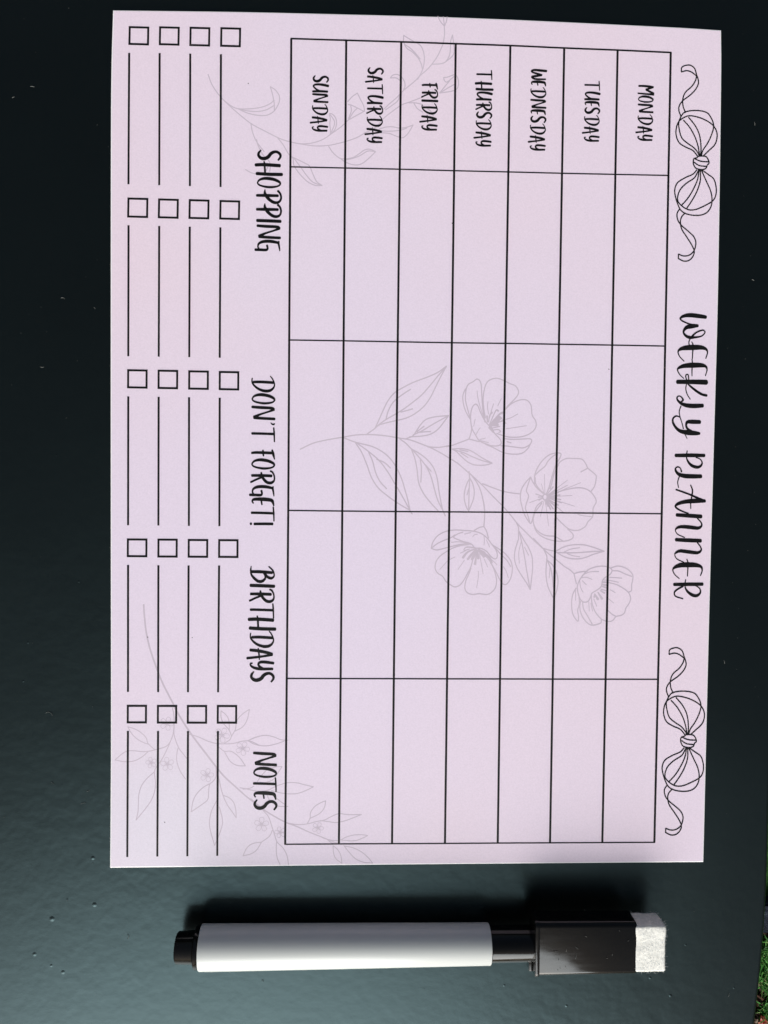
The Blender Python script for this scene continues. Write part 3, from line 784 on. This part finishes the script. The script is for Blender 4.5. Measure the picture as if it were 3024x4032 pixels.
def blossom(cx, cy, r, crop, seed):
    out = []
    rn = random.Random(seed)
    off = rn.uniform(0, 6)
    for k in range(5):
        an = off + k * 2 * math.pi / 5
        x1, y1 = cx + r * .12 * math.cos(an), cy + r * .12 * math.sin(an)
        pts = []
        for (f, s_) in ((.12, 0), (.55, .30), (.92, .26), (1.02, 0), (.92, -.26), (.55, -.30), (.12, 0)):
            pts.append('%f,%f,3.6' % (cx + r * (f * math.cos(an) - s_ * math.sin(an)), cy + r * (f * math.sin(an) + s_ * math.cos(an))))
        out.append(' '.join(pts))
        out.append('%f,%f,3 %f,%f,3' % (cx, cy, cx + r * .45 * math.cos(an), cy + r * .45 * math.sin(an)))
    return parse(';'.join(out), crop, 4)
for k, (x, y, r, c) in enumerate([(655, 275, 72, H_), (660, 715, 72, H_), (485, 700, 58, H_), (1255, 400, 80, H_), (1480, 545, 74, H_), (1090, 835, 72, H_),
                                  (440, 950, 72, I_), (630, 1030, 55, I_), (1015, 985, 56, I_)]):
    fc += blossom(x, y, r, c, k)
pr = Print(GZP)
for s_ in fc:
    pr.stroke([(x, y, w * 1.25) for x, y, w in s_], 6)
pr.build('flower_drawing', m_grey, planner, 'faint grey leafy twig with tiny blossoms printed under NOTES')
# stray specks on the print
pr = Print(BZ)
for (x, y, w) in [(977, 327.5, 3.4), (581, 2508, 3.2), (756, 2509, 2.4), (648, 3237, 3), (2397, 1453, 3), (1780, 878, 3.2)]:
    pr.stroke([(x, y, w), (x + 1.2, y + 1.8, w)], 2)
pr.build('print_specks', m_ink, planner)['kind'] = 'stuff'

# ------------------------------------------------------------ marker pen
AXZ = 0.0073
def pen_y(px, py):
    return P(px, py, AXZ)
pl = P(800, 3730, AXZ)
pr_ = P(1925, 3716, AXZ)
marker = empty('marker_pen', (pl.x, pl.y, 0), 'white barrelled dry wipe marker with glossy black cap and white felt eraser end', 'marker')
ax = (pr_ - pl).normalized()
ay = Vector((-ax.y, ax.x, 0))
az = Vector((0, 0, 1))
def xm(px, py=3720, z=AXZ):
    return (P(px, py, z) - pl).dot(ax)
def lathe(name, prof, mat, parent, ns=64):
    """prof: list of (x along pen, radius)"""
    vv, ff = [], []
    base_ = Vector((pl.x, pl.y, AXZ)) - parent.location if parent else Vector((pl.x, pl.y, AXZ))
    for (x, r) in prof:
        for s in range(ns):
            an = 2 * math.pi * s / ns
            vv.append(base_ + ax * x + ay * (r * math.cos(an)) + az * (r * math.sin(an)))
    for i in range(len(prof) - 1):
        for s in range(ns):
            s2 = (s + 1) % ns
            ff.append((i * ns + s, (i + 1) * ns + s, (i + 1) * ns + s2, i * ns + s2))
    ff.append(tuple(range(ns - 1, -1, -1)))
    ff.append(tuple((len(prof) - 1) * ns + s for s in range(ns)))
    o = mesh_obj(name, vv, ff, mat, parent)
    me = o.data
    me.polygons.foreach_set('use_smooth', [True] * (len(me.polygons) - 2) + [False] * 2)
    return o
X0, X1, X2, X3, X4 = xm(694), xm(768), xm(790), xm(1926), xm(2120)
R0, R1 = 0.0073, 0.00665
lathe('barrel', [(X2, R0 - .0006), (X2 + .00005, R0 - .0001), (X2 + .0003, R0), (X2 + (X3 - X2) * .5, (R0 + R1) / 2), (X3 - .0002, R1), (X3, R1 - .00015), (X3, R1 - .0008)], m_barrel, marker)
# lap of the clear film round the barrel
vv, ff = [], []
for i in range(41):
    f = i / 40
    x = X2 + .0022 + (X3 - X2 - .0024) * f
    rr0 = R0 + (R1 - R0) * (x - X2) / (X3 - X2)
    a1 = rad(180 - 42 + 9 * f + 1.2 * math.sin(f * 9))
    for k in range(7):
        an = rad(192) + (a1 - rad(192)) * k / 6
        q_ = rr0 + (.00002 if k == 6 else .00007)
        vv.append(Vector((pl.x, pl.y, AXZ)) - marker.location + ax * x + ay * (q_ * math.cos(an)) + az * (q_ * math.sin(an)))
for i in range(40):
    for k in range(6):
        ff.append((i * 7 + k, (i + 1) * 7 + k, (i + 1) * 7 + k + 1, i * 7 + k + 1))
mesh_obj('film_lap', vv, ff, m_barrel, marker, smooth=True)
lathe('end_plug', [(X0, .0036), (X0 + .0001, .0046), (X0 + .0006, .0051), (X1 - .0003, .0053), (X1, .0056), (X1 + .0002, .0066), (X1 + .0006, .0069), (X2 + .001, .0069)], m_black, marker)
lathe('cap_neck', [(X3 - .001, .0058), (X3 + .0005, .0059), (X4 - .0020, .0058), (X4 - .0014, .0058)], m_black, marker)

# box shaped cap with rounded edges
ZT, ZB = 0.0140, 0.0047
def boxmesh(name, x0, x1, y0a, y1a, y0b, y1b, z0, z1, r, mat, parent, nseg=6, xs=None, endr=0.0004):
    """rounded bar along the pen axis; y range may change from end a to end b"""
    xs = xs or [x0, x0 + endr * .3, x0 + endr, x1 - endr, x1 - endr * .3, x1]
    ins = [endr, endr * .3, 0, 0, endr * .3, endr]
    vv, ff = [], []
    base_ = Vector((pl.x, pl.y, 0)) - parent.location
    loops = []
    for xi, (x, inn) in enumerate(zip(xs, ins)):
        f = (x - x0) / (x1 - x0)
        ya, yb = y0a + (y0b - y0a) * f + inn, y1a + (y1b - y1a) * f - inn
        za, zb = z0 + inn, z1 - inn
        rr_ = max(r - inn, .0001)
        loop = []
        for (cy, cz, a0) in ((yb - rr_, zb - rr_, 0), (ya + rr_, zb - rr_, 90), (ya + rr_, za + rr_, 180), (yb - rr_, za + rr_, 270)):
            for k in range(nseg + 1):
                an = rad(a0 + 90 * k / nseg)
                loop.append(base_ + ax * x + ay * (cy + rr_ * math.cos(an)) + az * (cz + rr_ * math.sin(an)))
        loops.append(loop)
        vv += loop
    n_ = len(loops[0])
    for i in range(len(loops) - 1):
        for s in range(n_):
            s2 = (s + 1) % n_
            ff.append((i * n_ + s, (i + 1) * n_ + s, (i + 1) * n_ + s2, i * n_ + s2))
    ff.append(tuple(range(n_ - 1, -1, -1)))
    ff.append(tuple((len(loops) - 1) * n_ + s for s in range(n_)))
    o = mesh_obj(name, vv, ff, mat, parent, smooth=True)
    for p in o.data.polygons[-2:]:
        p.use_smooth = False
    return o
def yy(px, py, z):
    return (P(px, py, z) - Vector((pl.x, pl.y, z))).dot(ay)
bx0, bx1 = (P(2121, 3740, ZT) - pl).dot(ax), (P(2508, 3740, ZT) - pl).dot(ax)
ya_hi, ya_lo = yy(2122, 3637, ZT), yy(2122, 3849, ZT)
yb_hi, yb_lo = yy(2505, 3635, ZT), yy(2505, 3841, ZT)
boxmesh('cap_box', bx0, bx1, ya_lo, ya_hi, yb_lo, yb_hi, ZB, ZT, .0017, m_black, marker)
boxmesh('cap_rim', bx0 - .0011, bx0 + .0004, ya_lo - .0004, ya_hi + .0003, ya_lo - .0004, ya_hi + .0003, ZB - .0003, ZT + .0003, .0018, m_black, marker, endr=.0003)
# small ear under the rim with its hole
bmr = bmesh.new()
o = boxmesh('cap_ear', bx0 - .0024, bx0 - .0010, ya_lo - .0002, ya_lo + .0040, ya_lo - .0004, ya_lo + .0046, ZB + .0003, ZT - .0035, .0006, m_black, marker, endr=.0003)
bmr.free()

# felt eraser: dense rounded block, rough surface, stray fibres
fx0, fx1 = bx1 - .0008, (P(2622, 3740, ZT) - pl).dot(ax)
fy0, fy1 = yy(2560, 3829, ZT), yy(2560, 3646, ZT)
fz0, fz1 = ZB + .0006, ZT + .0001
NX, NY, NZ = 40, 60, 34
rn = np.random.RandomState(5)
bm = bmesh.new()
cache = {}
base_ = Vector((pl.x, pl.y, 0)) - marker.location
from mathutils import noise as mnoise
def fv(i, j, k):
    key = (i, j, k)
    if key not in cache:
        p = Vector((fx0 + (fx1 - fx0) * i / NX, fy0 + (fy1 - fy0) * j / NY, fz0 + (fz1 - fz0) * k / NZ))
        c = Vector((fx0, fy0, fz0)) * .5 + Vector((fx1, fy1, fz1)) * .5
        h = Vector((fx1 - fx0, fy1 - fy0, fz1 - fz0)) * .5
        d = p - c
        rr_ = .0009
        q = Vector((max(-h.x + rr_, min(h.x - rr_, d.x)), max(-h.y + rr_, min(h.y - rr_, d.y)), max(-h.z + rr_, min(h.z - rr_, d.z))))
        dd = d - q
        nrm = dd.normalized() if dd.length > 1e-9 else Vector((0, 0, 1))
        s = q + nrm * rr_
        am = .00007 * mnoise.noise(s * 900) + .00006 * mnoise.noise(s * 2600) + .00025 * mnoise.noise(s * 260)
        s = s + nrm * am + c
        cache[key] = (bm.verts.new(base_ + ax * s.x + ay * s.y + az * s.z), nrm, s)
    return cache[key][0]
def fq(a_, b_, c_, d_):
    bm.faces.new((fv(*a_), fv(*b_), fv(*c_), fv(*d_)))
for i in range(NX):
    for j in range(NY):
        fq((i, j, NZ), (i + 1, j, NZ), (i + 1, j + 1, NZ), (i, j + 1, NZ))
        fq((i, j, 0), (i, j + 1, 0), (i + 1, j + 1, 0), (i + 1, j, 0))
for i in range(NX):
    for k in range(NZ):
        fq((i, 0, k), (i + 1, 0, k), (i + 1, 0, k + 1), (i, 0, k + 1))
        fq((i, NY, k), (i, NY, k + 1), (i + 1, NY, k + 1), (i + 1, NY, k))
for j in range(NY):
    for k in range(NZ):
        fq((NX, j, k), (NX, j + 1, k), (NX, j + 1, k + 1), (NX, j, k + 1))
        fq((0, j, k), (0, j, k + 1), (0, j + 1, k + 1), (0, j + 1, k))
surf = [(s, n_) for (_, n_, s) in cache.values()]
bmesh.ops.recalc_face_normals(bm, faces=bm.faces)
felt = bm_obj('felt_eraser', bm, m_felt, marker, smooth=True)
fv_, ff_ = [], []
rnd = random.Random(11)
for k in range(2200):
    s, n_ = rnd.choice(surf)
    if s.x < fx0 + .0012:
        continue
    edge = (s.x > fx1 - .0012) or (s.y > fy1 - .0009) or (s.y < fy0 + .0009)
    L = rnd.uniform(.0003, .0011) * (1.5 if edge and rnd.random() < .12 else 1)
    d = (n_ * rnd.uniform(.1, .9) + Vector((rnd.uniform(-1, 1), rnd.uniform(-1, 1), rnd.uniform(-1, 1))) * .8).normalized()
    cv = Vector((rnd.uniform(-1, 1), rnd.uniform(-1, 1), rnd.uniform(-1, 1))) * .9
    hw = rnd.uniform(.000012, .000022)
    p = s.copy()
    b0 = len(fv_)
    seg = 4
    side = d.cross(Vector((.3, .2, 1))).normalized() * hw
    for q in range(seg + 1):
        w_ = side * (1 - .5 * q / seg)
        for pp in (p + w_, p - w_ * .5 + d.cross(side).normalized() * hw, p - w_ * .5 - d.cross(side).normalized() * hw):
            fv_.append(base_ + ax * pp.x + ay * pp.y + az * pp.z)
        p = p + d * (L / seg)
        d = (d + cv * (.9 / seg)).normalized()
    for q in range(seg):
        for m_ in range(3):
            a_ = b0 + q * 3 + m_
            b_ = b0 + q * 3 + (m_ + 1) % 3
            ff_.append((a_, b_, b_ + 3, a_ + 3))
fo = mesh_obj('felt_fibres', fv_, ff_, m_fibre, marker)
fo['kind'] = 'stuff'

# dust on the black cap
dv, df = lv, lf
lv, lf = [], []
for (x, y, L, an) in [(2230, 3735, 14, 1.5), (2268, 3755, 22, 1.5), (2265, 3728, 14, .5), (2180, 3745, 18, 0), (2410, 3755, 8, 1.3), (2200, 3776, 7, 1.5), (2227, 3806, 7, 1.2), (2385, 3772, 8, .2),
                      (2437, 3664, 4, .4), (2472, 3706, 10, -.7), (2205, 3810, 7, 1.2), (2195, 3818, 6, 1.0), (2302, 3685, 10, .4)]:
    lint(x, y, L, an, .4, 1.3, ZT)
base2 = marker.location
du = mesh_obj('cap_dust', [v_ - base2 for v_ in lv], lf, simple('cap_lint', (0.20, 0.20, 0.19), 0.9, 0.1)[0], marker)
du['kind'] = 'stuff'

# ------------------------------------------------------------ garden below the table edge
m_grass, t, b = simple('grass_blades', (0.06, 0.16, 0.03), 0.5, 0.35)
oi = t.nodes.new('ShaderNodeNewGeometry')
t.links.new(ramp(t, oi.outputs['Random Per Island'], [(0.0, (0.022, 0.11, 0.016)), (0.5, (0.055, 0.25, 0.040)), (0.85, (0.13, 0.40, 0.08)), (1.0, (0.26, 0.26, 0.12))]), b.inputs['Base Color'])
m_bark, t, b = simple('bark_mulch', (0.05, 0.03, 0.02), 0.9, 0.2)
oi = t.nodes.new('ShaderNodeNewGeometry')
t.links.new(ramp(t, oi.outputs['Random Per Island'], [(0.0, (0.010, 0.008, 0.008)), (0.5, (0.05, 0.028, 0.020)), (0.8, (0.11, 0.05, 0.035)), (1.0, (0.30, 0.24, 0.18))]), b.inputs['Base Color'])
m_stone, t, b = simple('blue_grey_paving', (0.10, 0.11, 0.14), 0.9, 0.2)
v = coords(t)
n = noise(t, v, 120, 6, 0.7)
t.links.new(ramp(t, n, [(0.35, (0.005, 0.006, 0.012)), (0.6, (0.022, 0.030, 0.048)), (0.85, (0.16, 0.18, 0.17))]), b.inputs['Base Color'])
bump(t, b, n, 0.8, 0.006)
# lawn edge seen past the table: points of the photo dropped on the ground
def G(px, py):
    return P(px, py, GZ)
gA, gB = G(2990, 3690), G(3010, 4032)
rng = np.random.RandomState(2)
npts = 130000
xs = rng.uniform(G(2960, 3700).x, G(2960, 3700).x + .50, npts)
ys = rng.uniform(G(3000, 4032).y - .25, G(3000, 3690).y, npts)
bvs, bfs = [], []
gyt = G(3000, 3690).y
mxb = []
for i in range(npts):
    x, y = xs[i], ys[i]
    # lawn margin: soil strip to the left in the lower part
    f = (gyt - y) / (gyt - G(3000, 4032).y)
    px_lim = 2985 if f < .42 else 2985 + min((f - .42) / .12, 1) * 24
    lim = G(px_lim, 3900).x + .006 * math.sin(y * 180) + .004 * math.sin(y * 470)
    if x < lim:
        continue
    L = rng.uniform(.010, .026)
    an = rng.uniform(0, 6.283)
    lean = rng.uniform(.2, .9)
    w = rng.uniform(.0006, .0012)
    dx, dy = math.cos(an), math.sin(an)
    nx_, ny_ = -dy * w, dx * w
    z0 = GZ - .004
    b0 = len(bvs)
    bvs += [(x + nx_, y + ny_, z0), (x - nx_, y - ny_, z0),
            (x + dx * L * .35 * lean + nx_ * .8, y + dy * L * .35 * lean + ny_ * .8, z0 + L * .6), (x + dx * L * .35 * lean - nx_ * .8, y + dy * L * .35 * lean - ny_ * .8, z0 + L * .6),
            (x + dx * L * lean, y + dy * L * lean, z0 + L * (1 - .3 * lean))]
    bfs += [(b0, b0 + 1, b0 + 3, b0 + 2), (b0 + 2, b0 + 3, b0 + 4)]
gr = mesh_obj('lawn', bvs, bfs, m_grass)
gr['kind'] = 'stuff'
gr['label'] = 'bright green short grass beyond the table edge at the lower right corner'
gr['category'] = 'grass'
# bark mulch chips on the soil strip
bvs, bfs = [], []
rnd = random.Random(21)
for k in range(2600):
    x = rnd.uniform(G(2940, 3900).x, G(3040, 3900).x + .05)
    y = rnd.uniform(G(3000, 4032).y - .2, G(3000, 3640).y)
    c = Vector((x, y, GZ + rnd.uniform(-.004, .006)))
    L, W, H = rnd.uniform(.004, .013), rnd.uniform(.0015, .005), rnd.uniform(.001, .003)
    if rnd.random() < .35:
        W, H = .0008, .0008
    R3 = rot(rnd.uniform(-.6, .6), rnd.uniform(-.6, .6), rnd.uniform(0, 6.3))
    b0 = len(bvs)
    for sx, sy, sz in ((-1, -1, -1), (1, -.6, -1), (1, .7, -1), (-1, 1, -1), (-.8, -.8, 1), (.7, -.7, 1), (.9, .5, 1), (-.9, .7, 1)):
        bvs.append(c + R3 @ Vector((sx * L / 2, sy * W / 2, sz * H / 2)))
    bfs += [(b0, b0 + 3, b0 + 2, b0 + 1), (b0 + 4, b0 + 5, b0 + 6, b0 + 7), (b0, b0 + 1, b0 + 5, b0 + 4), (b0 + 1, b0 + 2, b0 + 6, b0 + 5), (b0 + 2, b0 + 3, b0 + 7, b0 + 6), (b0 + 3, b0, b0 + 4, b0 + 7)]
ba = mesh_obj('bark_mulch', bvs, bfs, m_bark)
ba['kind'] = 'stuff'
ba['label'] = 'dark brown bark chips and twigs between table edge and grass'
ba['category'] = 'mulch'
# blue grey paving slab further up the edge
s0, s1 = G(2950, 3652), G(3090, 3535)
bm = bmesh.new()
bmesh.ops.create_cube(bm, size=1)
for v_ in bm.verts:
    v_.co = Vector((s0.x + (v_.co.x + .5) * .30, s0.y + (v_.co.y + .5) * (s1.y - s0.y), GZ - .02 + (v_.co.z + .5) * .035))
bmesh.ops.bevel(bm, geom=bm.edges[:], offset=.003, segments=2, affect='EDGES')
st = bm_obj('paving_slab', bm, m_stone)
st['label'] = 'blue grey rough paving slab past the right table edge'
st['category'] = 'paving slab'
# crumpled red leaf on the soil
m_red, t, b = simple('red_leaf', (0.42, 0.05, 0.03), 0.5, 0.4)
v = coords(t)
t.links.new(ramp(t, noise(t, v, 300, 3), [(0.3, (0.20, 0.02, 0.015)), (0.7, (0.55, 0.10, 0.06))]), b.inputs['Base Color'])
bm = bmesh.new()
bmesh.ops.create_icosphere(bm, subdivisions=3, radius=.0075)
for v_ in bm.verts:
    v_.co = Vector((v_.co.x * .8, v_.co.y * 1.3, v_.co.z * .55)) * (1 + .55 * mnoise.noise(v_.co * 420))
rl = bm_obj('crumpled_leaf', bm, m_red)
rl.location = G(2992, 4012) + Vector((0, 0, .008))
rl['label'] = 'small crumpled red leaf on dark soil in the bottom right corner'
rl['category'] = 'leaf'
